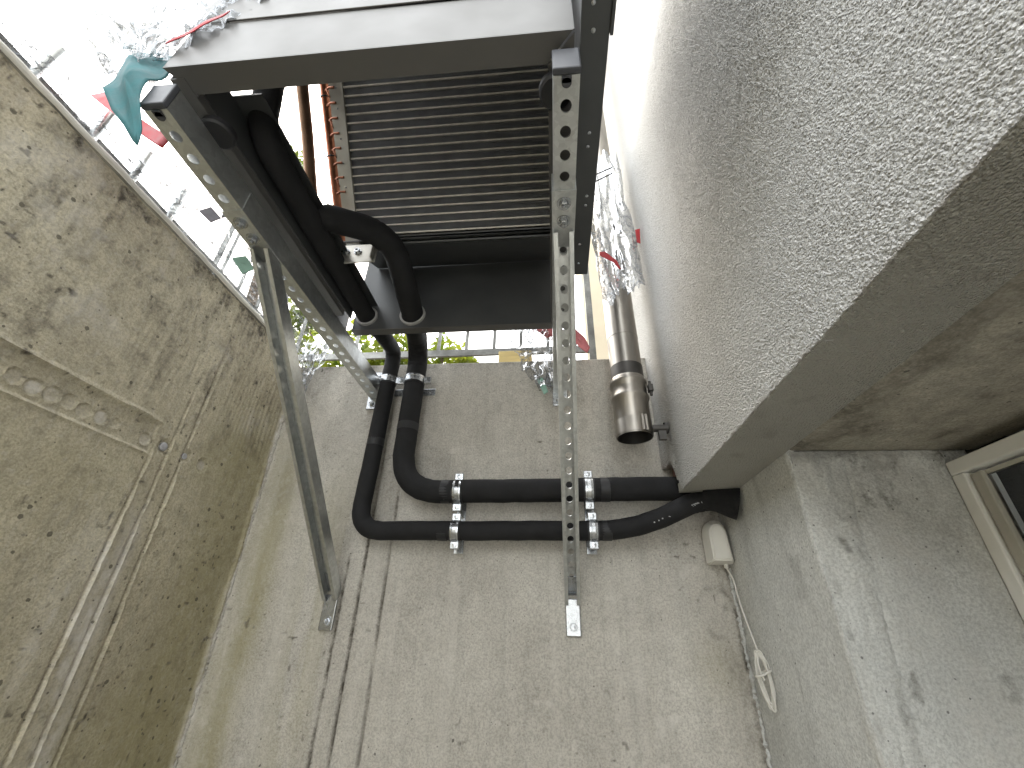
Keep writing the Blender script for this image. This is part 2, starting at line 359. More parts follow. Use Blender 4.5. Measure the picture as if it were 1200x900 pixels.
o = gridmesh('concrete_face', np.arange(.12, 1.1001, .0026), np.arange(-.45, WT + .0005, .0028), lambda u, v: (WX + lw_h(u, v), u, v), CON_L, None, lw_mask, (-.012, 0, 0)); par(o, lw)
par(MB().box((WX - .2, -3.2, FZ), (WX - .008, 1.3, WT - .004)).build('wall_core', CON_L), lw)
par(MB().box((WX - .0075, -3.2, FZ), (WX, .118, WT - .002)).build('near_face', CON_L), lw)
par(MB().box((WX - .0075, .118, FZ), (WX, 1.1, -.453)).build('lower_face', CON_L), lw)
for i, (y0, r) in enumerate(((.769, .0088), (.826, .0066))):
    par(MB().lathe([(r, -.004), (r, .0012), (r * .85, .002), (0.0001, .002)], (WX - .003, y0, .311), 'X', 20).build('tie_hole_plug', simple('plug_mortar_%d' % i, (.40, .40, .42), .8), None, True), lw)
# pale strip along the wall's upper edge
o = MB()
pth = [Vector((WX + .0035, y, WT + .001 + .0025 * (random.random() - .5))) for y in np.arange(.05, 1.08, .03)]
o.tube(pth, [.0045 + .0015 * random.random() for _ in pth], 8)
tag(o.build('edging_strip', CAULK, None, True), 'pale thin strip along the top edge of the left concrete wall', 'strip')

# ---- end wall (faces the camera)
BY, BT = 1.1, .712
bw = empty('end_wall', (-.2, BY + .1, FZ), 'grey board-marked concrete wall carrying the brackets and black pipes', 'wall')
def bw_h(x, z):
    h = .004 * (fbm(x * 3, z * 3, 61) - .5) + .0010 * (fbm(x * 30, z * 12, 62) - .5)
    for x0, a, z0, z1 in ((-.503, .8, -.6, .17), (-.461, 1.3, -.6, .60), (-.402, 1.0, -.6, .62), (.31, .35, -.6, .1)):
        wv = .006 * (fbm(z * 5, z * 0 + x0 * 31, 63) - .5); act = sst(z0, z0 + .03, z) * (1 - sst(z1 - .05, z1, z)); br = .1 + 1.3 * fbm(z * 22, z * 0 + x0 * 7, 64)
        h += a * act * (-gauss(x - x0 - wv, .0026) * .005 * br + gauss(x - x0 - wv - .005, .002) * .0008)
    h += .004 * gauss(x + .781, .008) * fbm(z * 18, z * 0, 66) + .007 * gauss(x - .388 - .006 * (fbm(z * 9, z * 0, 65) - .5), .007) * sst(.25, .75, fbm(z * 40, x * 60, 67))
    h += .0008 * sst(.85, .92, fbm(x * 34, z * 34, 68, 2))
    h -= .010 * sst(BT - .008, BT, z) ** 2
    return h
def bw_mask(x, z):
    n1 = fbm(x * 7, z * 4, 71); n2 = fbm(x * 24, z * 2.5, 72); n3 = fbm(x * 5, z * 9, 73)
    alg = .9 * gauss(x + .735 - .05 * (n1 - .5), .045) * (.35 + .65 * sst(.25, .55, n1)) * (1 - sst(.42, .60, z)) + .35 * gauss(x + .57, .06) * sst(.35, .6, n2) * 1.3 * (1 - sst(.2, .5, z)) + .25 * gauss(np.hypot(x - .335, z + .06), .05)
    dirt = .45 * sst(.45, .75, n2) * sst(.35, .66, z) * (1 - sst(-.62, -.40, x)) + .5 * gauss(z - BT, .02) * sst(.35, .6, n2)
    ring = np.abs(np.hypot((x - .355) * 1.3, z - .04) - .052 - .012 * (n3 - .5)); dirt += .32 * gauss(ring, .006) * sst(.42, .6, fbm(x * 40, z * 40, 176))
    for x0, z1 in ((-.461, .60), (-.402, .62), (-.503, .17)): dirt += 1.25 * gauss(x - x0 - .006 * (fbm(z * 5, z * 0 + x0 * 31, 63) - .5), .0030 + .0014 * fbm(z * 30, z * 0 + x0, 69)) * (1 - sst(z1 - .05, z1, z)) * sst(.22, .55, fbm(z * 16 + x * 40, z * 0 + x0 * 7, 64)) * (1 - .6 * sst(.2, .4, z))
    dirt += .8 * gauss(x - .391 - .008 * (fbm(z * 7, z * 0, 165) - .5), .005) * sst(.3, .55, fbm(x * 60, z * 26, 75)) + .35 * gauss(x - .375, .02) * sst(.4, .65, fbm(x * 50, z * 20, 175)) * (1 - sst(.10, .16, z))
    dirt += .25 * sst(.5, .8, n1) * sst(.2, .5, z)
    pale = .8 * gauss(x + .782, .007) * sst(.2, .6, fbm(z * 12, z * 0, 78)) + .65 * sst(.45, .75, n2) * gauss(x + .62, .09) * (1 - .4 * sst(.3, .6, z)) + .4 * gauss(x + .75, .02) + .28 * sst(.55, .8, fbm(x * 30, z * 1.2, 76)) * (1 - sst(.1, .3, z)) + .25 * sst(.74, .8, fbm(x * 22, z * 30, 77))
    dirt += .8 * sst(.86, .93, vnoise(x * 110, z * 110, 171)) * sst(.5, .62, fbm(x * 8, z * 8, 172)) + .12 * sst(.6, .85, vnoise(x * 220, z * 140, 173)) + .20 * sst(.50, .68, fbm(x * 11, z * 6, 174)) * sst(.0, .4, z)
    pale += .20 * sst(.66, .9, vnoise(x * 180, z * 120, 177)) + .5 * sst(.72, .80, fbm(x * 26, z * 26, 178)) * sst(.5, .6, fbm(x * 5, z * 5, 179))
    return alg, dirt, pale
o = gridmesh('concrete_face', np.arange(-.8005, .402, .0026), np.arange(-.45, BT + .0005, .0028), lambda u, v: (u, BY - bw_h(u, v), v), CON_B, None, bw_mask, (0, .012, 0)); par(o, bw)
par(MB().box((WX - .011, BY + .008, FZ), (.42, BY + .2, BT - .004)).build('wall_core', CON_B), bw)
par(MB().box((WX - .005, BY, FZ), (.41, BY + .0075, -.453)).build('lower_face', CON_B), bw)

rs = random.Random(77)
def bead(x, y, z0, z1, r0, r1, name, mat, wob=.003):
    pts_, rad_ = [], []
    for z in np.arange(z0, z1, .006): pts_.append(Vector((x + rs.uniform(-1, 1) * wob * .5, y + rs.uniform(-1, 1) * wob * .4, z))); rad_.append(r0 + (r1 - r0) * rs.random() ** 2)
    return par(MB().tube(pts_, rad_, 9, True, .25).build(name, mat, None, True), bw)
bead(WX + .002, BY - .002, -.44, BT - .03, .0045, .0085, 'corner_fillet', CON_B)
bead(.3975, BY - .0005, -.44, .135, .002, .0065, 'mortar_joint', CON_H, .005)
# ---- house on the right
FX, RX, SZ, RY, WINX = .286, .401, .272, .735, .640
hs = empty('house', (.5, -.5, FZ), 'house with white roughcast upper wall overhanging a raw concrete basement wall, right side', 'building')
def worley(x, y, seed):
    xi = np.floor(x); yi = np.floor(y); best = np.full(x.shape, 9.0)
    for dx in (-1, 0, 1):
        for dy in (-1, 0, 1):
            cx, cy = xi + dx, yi + dy; px = cx + vnoise(cx, cy, seed); py = cy + vnoise(cx, cy, seed + 1)
            best = np.minimum(best, (x - px) ** 2 + (y - py) ** 2)
    return np.sqrt(best)
def st_h(y, z):
    return .0021 * (1 - np.minimum(worley(y * 400 + 1.0 * fbm(y * 150, z * 150, 80, 2), z * 400, 81), 1.0)) ** .8 + .0018 * (fbm(y * 330, z * 330, 82, 2) - .5) + .0010 * (vnoise(y * 620, z * 620, 83) - .5) + .004 * (fbm(y * 5, z * 5, 84) - .5)
def fac(u, v):
    z = v.copy(); y = u
    lo = SZ + .085 * sst(.955, 1.02, y) + .020 * (fbm(y * 70, y * 0, 86) - .5) * sst(.94, .97, y) + .0034 * (fbm(y * 190, y * 0, 87) - .3)
    z = lo + (v - SZ) * (1.3 - lo) / (1.3 - SZ)
    h = st_h(y, z)
    return (FX - h, y, z)
def fac_mask(u, v):
    return (0 * u, .30 * gauss(v - SZ, .0035) * sst(.5, .62, fbm(u * 40, v * 0, 88)) + .5 * sst(.93, 1.05, u) * gauss(v - SZ, .03), 0 * u)
par(gridmesh('roughcast_wall', ramp_axis(.09, 1.3, .0011, .0034), ramp_axis(SZ, 1.3, .0012, .0040), fac, STUC, None, fac_mask, (.014, 0, 0)), hs)
m = MB(); m.box((FX, .088 - 3.3, SZ + .002), (FX + .05, .088, 5)); par(m.build('roughcast_near_wall', STUC), hs)
par(MB().box((FX, .089, 1.3), (FX + .05, 1.3, 5)).build('roughcast_upper_wall', STUC), hs)
par(MB().box((FX + .012, .09, .40), (RX + .3, 1.299, 5)).build('masonry_core', BRICK), hs)
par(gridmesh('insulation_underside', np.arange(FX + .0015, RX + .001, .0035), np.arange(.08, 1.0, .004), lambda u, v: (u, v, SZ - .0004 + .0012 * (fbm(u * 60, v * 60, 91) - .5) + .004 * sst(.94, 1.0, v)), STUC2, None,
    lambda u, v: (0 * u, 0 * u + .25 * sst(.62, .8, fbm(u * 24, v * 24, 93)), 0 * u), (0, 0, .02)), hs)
par(MB().box((FX + .02, .955, SZ + .03), (RX, 1.09, .39)).build('broken_masonry', BRICK), hs)
# basement wall, niche and window
def rw_mask(u, v):
    n = fbm(u * 9, v * 3, 95); return (.12 * sst(.5, .7, n), .35 * sst(.55, .8, fbm(u * 30, v * 4, 96)) + .35 * sst(1.06, 1.1, u), .55 * sst(.40, .7, n) * (1 - .3 * sst(.0, .3, v)))
def rw_h(u, v):
    return .003 * (fbm(u * 4, v * 4, 97) - .5) + .0012 * (fbm(u * 26, v * 12, 98) - .5) 
par(gridmesh('basement_wall_face', np.arange(RY, 1.1005, .003), np.arange(-.45, SZ + .006, .003), lambda u, v: (RX - rw_h(u, v) + .0025 * (1 - sst(0, .005, u - RY)) * (.4 + 1.2 * fbm(v * 40, v * 0, 194)), u, v), CON_H, None, rw_mask, (.012, 0, 0)), hs)
par(MB().box((RX, RY + .012, FZ), (RX + .4, 1.29, SZ + .12)).build('basement_wall_core', CON_H), hs)
def rv_h(u, v):
    h = .004 * (fbm(u * 6, v * 4, 101) - .5) + .0016 * (fbm(u * 34, v * 20, 102) - .5)
    h += .0045 * sst(.45, .8, fbm(u * 45, v * 45, 103)) * gauss(u - .452 + .05 * (v - .1), .022)
    for x0, a in ((.445, 1.0), (.468, .8)):
        h -= a * .0035 * gauss(u - x0 - .10 * (v - .05) - .008 * (fbm(v * 9 + u * 20, v * 0 + x0, 104) - .5), .0022) * sst(.3, .8, fbm(v * 9 + u * 15, v * 0 + x0 * 50, 105))
    h += .010 * gauss(v - .258, .010) * fbm(u * 40, v * 20, 106)
    return h
def rv_mask(u, v):
    n = fbm(u * 8, v * 5, 111); return (.06 * n, .5 * gauss(v - .262, .02) * sst(.3, .6, fbm(u * 50, v * 30, 112)) + .55 * sst(.74, .82, fbm(u * 34, v * 16, 113)) + .25 * gauss(u - .462 - .10 * (v - .05) - .012 * (fbm(v * 8, v * 0, 115) - .5), .006) * sst(.38, .6, fbm(u * 30, v * 14, 114)) + .30 * sst(.55, .7, fbm(u * 12, v * 7, 116)) * sst(-.05, .25, v) + .3 * sst(.61, .64, u), .45 * sst(.4, .7, n))
par(gridmesh('niche_side', np.arange(RX + .004, WINX + .002, .0026), np.arange(-.45, SZ + .003, .0028), lambda u, v: (u, RY - rv_h(u, v), v), CON_H, None, rv_mask, (0, .014, 0)), hs)
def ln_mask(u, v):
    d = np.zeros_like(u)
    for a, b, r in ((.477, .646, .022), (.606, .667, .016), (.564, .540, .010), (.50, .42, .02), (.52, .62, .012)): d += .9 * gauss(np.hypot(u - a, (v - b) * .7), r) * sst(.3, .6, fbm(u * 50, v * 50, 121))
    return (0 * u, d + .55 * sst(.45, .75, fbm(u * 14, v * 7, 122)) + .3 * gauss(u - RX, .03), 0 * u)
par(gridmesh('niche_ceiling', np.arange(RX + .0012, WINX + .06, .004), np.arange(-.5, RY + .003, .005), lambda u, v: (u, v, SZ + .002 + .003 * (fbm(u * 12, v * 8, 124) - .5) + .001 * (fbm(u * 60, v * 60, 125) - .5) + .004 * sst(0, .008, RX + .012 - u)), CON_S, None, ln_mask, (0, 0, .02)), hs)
par(MB().box((RX, -3.2, FZ), (RX + .4, -.5, SZ + .12)).build('basement_wall_near', CON_H), hs)
par(MB().box((RX + .004, -.5, FZ), (RX + .4, RY + .011, -.50)).build('niche_parapet', CON_H), hs)
par(MB().box((RX + .002, -.5, SZ + .024), (RX + .4, RY + .011, .41)).build('lintel_core', CON_H), hs)
WZ0, WZ1, WY0, WY1 = -.42, .250, -.30, .733
wf = par(MB().box((WINX, WY0, WZ1 - .022), (WINX + .05, WY1, WZ1), None, .002).box((WINX, WY1 - .022, WZ0), (WINX + .05, WY1, WZ1 - .0225), None, .002)
    .box((WINX, WY0, WZ0), (WINX + .05, WY0 + .03, WZ1 - .0305), None, .003).box((WINX, WY0 + .0305, WZ0), (WINX + .05, WY1 - .0305, WZ0 + .03), None, .003).build('window_frame', WFRAME), hs)
m = MB(); a = .0265; q = .018
m.box((WINX + .005, WY1 - a - q, WZ0 + a), (WINX + .020, WY1 - a, WZ1 - a), None, .002); m.box((WINX + .005, WY0 + a, WZ0 + a), (WINX + .020, WY0 + a + q, WZ1 - a), None, .002)
m.box((WINX + .012, WY0 + a + q + .0005, WZ1 - a - .006), (WINX + .020, WY1 - a - q - .0005, WZ1 - a)); m.box((WINX + .006, WY0 + a + q + .0005, WZ0 + a), (WINX + .020, WY1 - a - q - .0005, WZ0 + a + q))
sa = m.build('sash', SASH); sa.parent = wf
gp = MB().box((WINX + .0125, WY0 + a + q - .004, WZ0 + a + q), (WINX + .0145, WY1 - a - q + .004, WZ1 - a - .0065)).build('pane', GLASS); gp.parent = wf
bl = MB().box((WINX + .030, WY0 + .05, WZ0 + .05), (WINX + .033, WY1 - .090, WZ1 - .052)).build('blind', BLIND); bl.parent = wf
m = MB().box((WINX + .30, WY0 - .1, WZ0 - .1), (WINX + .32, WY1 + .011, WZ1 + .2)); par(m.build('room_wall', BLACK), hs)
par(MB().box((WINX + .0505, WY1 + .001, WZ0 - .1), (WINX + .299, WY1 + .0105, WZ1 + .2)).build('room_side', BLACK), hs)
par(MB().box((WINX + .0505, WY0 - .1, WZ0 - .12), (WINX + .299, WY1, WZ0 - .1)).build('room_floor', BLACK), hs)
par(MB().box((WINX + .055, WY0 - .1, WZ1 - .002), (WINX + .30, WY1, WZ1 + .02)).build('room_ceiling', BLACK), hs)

# ---- cream house beyond
nh = empty('neighbour_wall', (.9, 1.9, .66), 'cream wall beyond the end wall, between bracket and stainless pipe', 'wall')
par(MB().box((.175, 1.62, .66), (1.6, 1.9, 2.6)).build('wall_face', BEIGE), nh)
par(MB().box((.150, 1.60, .66), (1.6, 1.92, .985)).build('plinth', RAILM), nh)

# ================================================================== BRACKETS
def perf(mb, W, L, t, pitch, hw, hl, first, M, n=16, skip=0):
    cells = []; y = first - pitch / 2
    mb.box((-W / 2, 0, 0), (W / 2, y, t), M)
    while y + pitch <= L: cells.append(y + pitch / 2); y += pitch
    if L - y > 1e-4: mb.box((-W / 2, y, 0), (W / 2, L, t), M)
    for cy in cells:
        v = []; f = []
        for z in (0, t):
            for ring in (0, 1):
                for i in range(n):
                    a = 2 * math.pi * i / n; c, s = math.cos(a), math.sin(a)
                    if ring == 0: q = max(abs(c), abs(s)); v.append((c / q * W / 2, cy + s / q * pitch / 2, z))
                    else: v.append((c * hw, cy + s * hl, z))
        for i in range(n):
            j = (i + 1) % n
            f += [(i, j, n + j, n + i), (2 * n + i, 3 * n + i, 3 * n + j, 2 * n + j), (n + i, n + j, 3 * n + j, 3 * n + i)]
            if max(abs(v[i][0]), abs(v[j][0])) > W / 2 - 1e-6 and abs(v[i][0] - v[j][0]) < 1e-6: f.append((i, 2 * n + i, 2 * n + j, j))
        mb.add(v, f, M)
def channel(mb, W, H, L, t, M, pitch=.033, first=.02, lip=0.0, hw=.0075, hl=.0085):
    perf(mb, W, L, t, pitch, hw, hl, first, M)                     # web at z=0
    for s in (-1, 1):
        x0, x1 = sorted((s * W / 2, s * (W / 2 - t)))
        mb.box((x0, 0, t + .0002), (x1, L, H), M)
        if lip: 
            a, b = sorted((s * (W / 2 - t - .0002), s * (W / 2 - lip))); mb.box((a, 0, H - t), (b, L, H), M)
def hexbolt(M, r=.0075, wash=.011, name='bolt', parent=None, mat=None):
    mb = MB(); mb.lathe([(wash, 0), (wash, .0016), (.0001, .0016)], n=18, M=M); mb.lathe([(r, .0016), (r, .0075), (r * .85, .0085), (.0001, .0085)], n=6, M=M); mb.lathe([(r * .5, .0085), (r * .5, .013), (.0001, .0135)], n=10, M=M)
    o = mb.build(name, mat or ZINC); par(o, parent) if parent else None; return o
def frame(origin, ex, ey, ez):
    M = Matrix((Vector(ex), Vector(ey), Vector(ez))).transposed().to_4x4(); M.translation = Vector(origin); return M
AZ = .590
def bracket(xc, label, foot_dx, tilt):
    b = empty('wall_bracket', (xc, 1.1, AZ), label, 'bracket', 'steel wall brackets under the heat pump')
    m = MB(); channel(m, .033, .045, .27, .002, frame((xc, .275, AZ), (1, 0, 0), (0, 1, 0), (0, 0, 1)), .0335, .036)
    par(m.build('arm_front', GALV), b)
    m = MB(); channel(m, .0375, .043, 1.096 - .433, .0022, frame((xc, .433, AZ - .0025), (1, 0, 0), (0, 1, 0), (0, 0, 1)), .0335, .12, 0, .006, .0078)
    par(m.build('arm_rear', GALV), b)
    m = MB(); m.box((xc - .0175, .266, AZ - .001), (xc + .0175, .2748, AZ + .047), None, .002); m.box((xc - .0062, .2752, AZ - .0016), (xc + .0062, .283, AZ - .0004)); m.lathe([(.0062, -.0016), (.0062, -.0004)], (xc, .283, AZ), n=16, closed=True)
    par(m.build('end_cap', CAPM, None, False), b)
    for y in (.456, .490): hexbolt(frame((xc, y, AZ - .0028), (1, 0, 0), (0, -1, 0), (0, 0, -1)), .0078, .0115, 'bolt', b)
    # diagonal brace, an open channel facing down and forward
    p0 = Vector((xc, .512, AZ - .004)); p1 = Vector((xc + tilt, 1.088, .052)); d = (p1 - p0); Lb = d.length; d.normalize(); ex = Vector((1, 0, 0)); ex = (ex - ex.dot(d) * d).normalized(); ez = ex.cross(d)
    if ez.z > 0: ez = -ez
    ex = d.cross(ez)
    m = MB(); channel(m, .034, .031, Lb, .002, frame(p0 - ez * .026, ex, d, ez), .0335, .03, .0075, .0072, .0085)
    par(m.build('brace', GALV), b)
    m = MB(); x = xc + tilt
    m.box((x - .0165, 1.091, -.012), (x + .0165, 1.0965, .062), None, .002)
    m.box((-.0145, Lb - .055, .003), (.0145, Lb + .002, .0058), frame(p0 - ez * .026, ex, d, ez))
    par(m.build('brace_foot', ZINC), b)
    hexbolt(frame((x, 1.091, .006), (1, 0, 0), (0, 0, 1), (0, -1, 0)), .0085, .0125, 'anchor_bolt', b)
    m = MB(); fx = xc + foot_dx; m.box((fx - .021, 1.0905, AZ - .040), (fx + .021, 1.096, AZ + .085), None, .002); par(m.build('wall_plate', ZINC), b)
    hexbolt(frame((fx - .004, 1.0905, AZ - .024), (1, 0, 0), (0, 0, 1), (0, -1, 0)), .0075, .011, 'anchor_bolt', b)
    hexbolt(frame((fx + .006, 1.0905, AZ + .066), (1, 0, 0), (0, 0, 1), (0, -1, 0)), .0075, .011, 'anchor_bolt', b)
    return b
bracket(-.512, 'perforated steel wall bracket with diagonal brace, nearer the olive-grey left wall', -.004, -.012)
bracket(.031, 'perforated steel wall bracket with diagonal brace, crossing both horizontal black pipes', .0, .010)
for x, y, lb in ((-.488, .338, 'round black rubber pad on the front end of the left bracket arm'), (.020, .318, 'round black rubber pad on the front end of the right bracket arm')):
    o = MB().lathe([(.0001, 0), (.021, 0), (.024, .003), (.024, .012), (.021, .0145), (.0001, .0145)], (x, y, AZ + .0453), n=28).build('rubber_pad', RUBB, None, True); tag(o, lb, 'rubber pad', 'pads under the heat pump')

# ================================================================== HEAT PUMP
hp = empty('heat_pump', (-.24, .55, .65), 'open grey heat pump outdoor unit resting on the two brackets', 'heat pump')
UZ, UT = .6515, 1.36
UX0, UX1, UY0, UY1 = -.512, .043, .253, .845
def sub(o, p): o.parent = p; o.matrix_parent_inverse = Matrix.Identity(4); return o
fp = par(MB().box((UX0, UY0, UZ + .0018), (UX1, UY0 + .0015, .772), None, .0006).build('front_lower_panel', PANEL), hp)
par(MB().box((UX0, UY0 - .003, .7745), (UX1, UY0 - .0005, UT), None, .001).build('front_upper_panel', PANEL), hp)
par(MB().box((UX0, UY0 + .0018, .760), (UX1, UY0 + .004, .790)).build('seam_backing', DARKP), hp)
m = MB(); t = .0016
m.add([(UX0, UY0, UZ), (UX1 - .002, UY0, UZ), (UX1 - .036, UY0 + .036, UZ), (UX0 + .024, UY0 + .036, UZ), (UX0, UY0, UZ + t), (UX1 - .002, UY0, UZ + t), (UX1 - .036, UY0 + .036, UZ + t), (UX0 + .024, UY0 + .036, UZ + t)], [(0, 3, 2, 1), (4, 5, 6, 7), (0, 1, 5, 4), (1, 2, 6, 5), (2, 3, 7, 6), (3, 0, 4, 7)])
m.box((UX0 + .026, UY0 + .0345, UZ + .0018), (UX1 - .038, UY0 + .036, UZ + .03))
par(m.build('front_flange', PANEL), hp)
m = MB(); m.add([(UX1, UY0 + .003, UZ), (UX1, UY1, UZ), (UX1 - .034, UY1, UZ), (UX1 - .034, UY0 + .037, UZ), (UX1, UY0 + .003, UZ + t), (UX1, UY1, UZ + t), (UX1 - .034, UY1, UZ + t), (UX1 - .034, UY0 + .037, UZ + t)], [(0, 3, 2, 1), (4, 5, 6, 7), (0, 1, 5, 4), (1, 2, 6, 5), (2, 3, 7, 6), (3, 0, 4, 7)]); par(m.build('right_flange', PANEL), hp)
m = MB(); m.box((UX0, UY0 + .014, UZ - .001), (UX0 + .021, UY1 - .06, UZ + .001)); m.box((UX0 + .0195, UY0 + .04, UZ + .0012), (UX0 + .021, UY1 - .06, UZ + .02)); m.box((UX0, UY0 + .014, UZ + .0012), (UX0 + .0015, UY1, UZ + .05)); par(m.build('left_flange', PANEL), hp)
# inner dark rails beside the left flange
par(MB().box((UX0 + .022, UY0 + .075, .724), (-.440, UY1 - .002, .728)).box((UX0 + .0225, UY0 + .038, UZ + .0125), (UX0 + .025, UY1 - .03, .7235)).build('left_inner_rail', DARKP), hp)
m = MB(); m.add([(UX0 + .05, .655, .757), (UX1 - .03, .655, .757), (UX1 - .03, .8435, .860), (UX0 + .05, .8435, .860), (UX0 + .05, .655, .759), (UX1 - .03, .655, .759), (UX1 - .03, .8435, .862), (UX0 + .05, .8435, .862)], [(0, 3, 2, 1), (4, 5, 6, 7), (0, 1, 5, 4), (1, 2, 6, 5), (2, 3, 7, 6), (3, 0, 4, 7)]); par(m.build('drip_tray', DARKP), hp)
par(MB().box((UX0 + .016, .845, UZ + .002), (UX1 - .002, .8465, 1.10)).build('rear_panel', DARKP), hp)
par(MB().box((UX0 + .015, .8445, UZ - .001), (UX1 - .0015, .866, UZ + .0015)).box((UX0 + .015, .866, UZ - .001), (UX1 - .0015, .8672, UZ + .012)).build('rear_hem', PANEL), hp)
for x, z, r in ((-.462, .692, .025), (-.342, .692, .030)):
    par(MB().lathe([(r - .002, -.004), (r + .003, -.004), (r + .003, .005), (r - .002, .005)], (x, .8425, z), 'Y', 28).build('grommet', GROM, None, True), hp)
par(MB().box((.050, .11, UZ), (.0865, .684, UT), None, .001).build('side_panel', DARKP), hp)
par(MB().box((.0868, .11, UZ - .004), (.091, .262, UT), None, .0008).build('side_cover', DARKP), hp)
for x, y in ((.064, .228), (.066, .256), (.070, .384), (.069, .405), (.073, .493), (.072, .512), (.066, .600), (.066, .650)):
    par(MB().lathe([(.003, -.0002), (.0028, -.0012), (.0014, -.002), (.0001, -.0021)], (x, y, UZ), n=10).build('rivet', ZINC, None, True), hp)
par(MB().box((UX0, UY0, UT + .001), (.0865, UY1, UT + .02), None, .003).build('top_cover', PANEL), hp)
# wire clip on the side
par(MB().tube([Vector(p) for p in ((.0868, .470, .656), (.112, .458, .657), (.112, .452, .664), (.0868, .463, .664))], .0011, 6).build('wire_clip', RAILM), hp)

# coil: tilted, rising towards the camera
th = math.radians(49.1); cs, sn = math.cos(th), math.sin(th)
CM = frame((0, .66, .77), (1, 0, 0), (0, -cs, sn), (0, sn, cs))     # local x across, y up the slope, z away from the camera
CX0, CX1 = -.425, .046
coil = empty('coil', (0, 0, 0)); par(coil, hp)
pit = .01785; rows = 20
tb = MB().box((CX0, -.0016, -.0008), (CX1, .0016, .022))
tm = None
for i in range(rows):
    if tm is None:
        o = tb.build('tube', TUBEM); tm = o.data
    else:
        o = bpy.data.objects.new('tube', tm); COL.objects.link(o)
    o.parent = coil; o.matrix_parent_inverse = coil.matrix_world.inverted() if False else Matrix.Identity(4)
    o.matrix_basis = Matrix.Translation(Vector((.24, -.55, -.65)) * 0) @ CM @ Matrix.Translation((0, .0086 + i * pit, 0))
v = []; f = []
for i in range(rows - 1):
    y0 = .0086 + i * pit + .0017; y1 = y0 + pit - .0034; x = CX0 + .001; s = 0
    while x < CX1 - .0016:
        xa, xb = (x, x + .0010)
        b0 = len(v); v += [(xa, y0, .001), (xb, y1, .001), (xb, y1, .021), (xa, y0, .021), (x + .0010, y1, .001), (x + .0020, y0, .001), (x + .0020, y0, .021), (x + .0010, y1, .021)]
        v += [(xa - .0003, y0, .0008), (xa + .0004, y0, .0006), (xb + .0004, y1, .0006), (xb - .0003, y1, .0008)]; f += [(b0, b0 + 1, b0 + 2, b0 + 3), (b0 + 4, b0 + 5, b0 + 6, b0 + 7), (b0 + 8, b0 + 9, b0 + 10, b0 + 11)]; x += .0021
me = bpy.data.meshes.new('fins'); me.from_pydata(v, [], f); me.materials.append(FIN); o = bpy.data.objects.new('fins', me); COL.objects.link(o); o.parent = coil; o.matrix_basis = CM; tag(o, kind='stuff')
def cpart(mb, name, mat, smooth=False):
    o = mb.build(name, mat, None, smooth); o.parent = coil; o.matrix_basis = CM; return o
cpart(MB().box((CX0 - .031, -.012, -.004), (CX0 - .001, rows * pit, -.002)).box((CX0 - .0018, -.012, -.0018), (CX0 - .0004, rows * pit, .026)), 'end_plate', ALU)
cpart(MB().box((CX0, -.016, -.003), (CX1, -.0125, .03)).box((CX0, -.007, .001), (CX1, -.0045, .022)).box((CX0, .0005, .001), (CX1, .0035, .022)), 'bottom_bar', DARKP)
cpart(MB().box((CX0 + .001, -.012, .030), (CX1, rows * pit, .032)), 'added_backing', BLACK)  # black sheet added behind the coil so no sky shows between the fins
cpart(MB().tube([(CX0 - .047, y, .012) for y in np.linspace(-.02, .36, 8)], .0105, 16), 'header_pipe', COPP, True)
cpart(MB().tube([(CX0 - .0265, y, .03) for y in np.linspace(-.02, .36, 8)], .006, 12), 'header_pipe', BROWN, True)
for i in range(9):
    y = .10 + i * .030
    cpart(MB().tube([(CX0 - .042, y, .004), (CX0 - .030, y + .002, -.003), (CX0 - .018, y + .001, -.0055)], .0026, 8), 'feeder', COPP, True)
    if i % 2: cpart(MB().tube([(CX0 - .036, y, -.004), (CX0 - .033, y - .010, -.006), (CX0 - .030, y - .018, -.005)], .0013, 6), 'feeder_stub', COPP, True)
for y in (.18, .30): cpart(MB().lathe([(.0112, -.0015), (.0125, 0), (.0112, .0015)], (CX0 - .047, y, .012), 'Y', 18), 'cable_tie', RUBB, True)
for y in (.11, .16, .21, .27, .31): cpart(MB().lathe([(.0022, -.0041), (.0016, -.0055), (.0001, -.006)], (CX0 - .016, y, 0), n=10), 'plate_screw', ZINC)
m = MB().tube([Vector((-.513, .60, .80)), Vector((-.505, .50, .915)), Vector((-.500, .38, 1.05)), Vector((-.497, .27, 1.175))], .0125, 14)
par(m.build('suction_tube', BROWN, None, True), hp)
m = MB().box((-.470, .655, .690), (-.372, .658, .745), None, .001).box((-.378, .640, .690), (-.3755, .6545, .745)); par(m.build('coil_bracket', ALU), hp)
for x in (-.442, -.416):
    par(MB().lathe([(.0085, 0), (.0085, -.002), (.0062, -.002), (.0062, -.007), (.003, -.0072), (.003, -.003)], (x, .6545, .722), 'Y', 14).build('nut', ZINC, None, True), hp)

# ================================================================== PIPES
def jit(path, a, seed):
    rs = random.Random(seed); out = []
    for i, p in enumerate(path): out.append(p + Vector((rs.uniform(-a, a), rs.uniform(-a, a), rs.uniform(-a, a))))
    return out
tp_ = empty('insulated_pipe', (-.2, 1.05, .29), 'thicker black foam-insulated pipe, the upper one along the end wall', 'pipe')
P2 = fillet([(-.342, .846, .692), (-.372, .985, .715), (-.385, 1.049, .690), (-.385, 1.049, .293), (.36, 1.045, .300)], [.06, .05, .115], 14)
par(MB().tube(jit(P2, .0007, 1), .0282, 24, True, .012).build('foam_sleeve', FOAM, None, True), tp_)
P2b = fillet([(-.342, .846, .692), (-.334, .76, .700), (-.338, .640, .750), (-.443, .555, .717)], [.05, .10], 18)
P2b += [P2b[-1] + Vector((-.0060, -.0030, .001)), P2b[-1] + Vector((-.0095, -.0045, .003))]
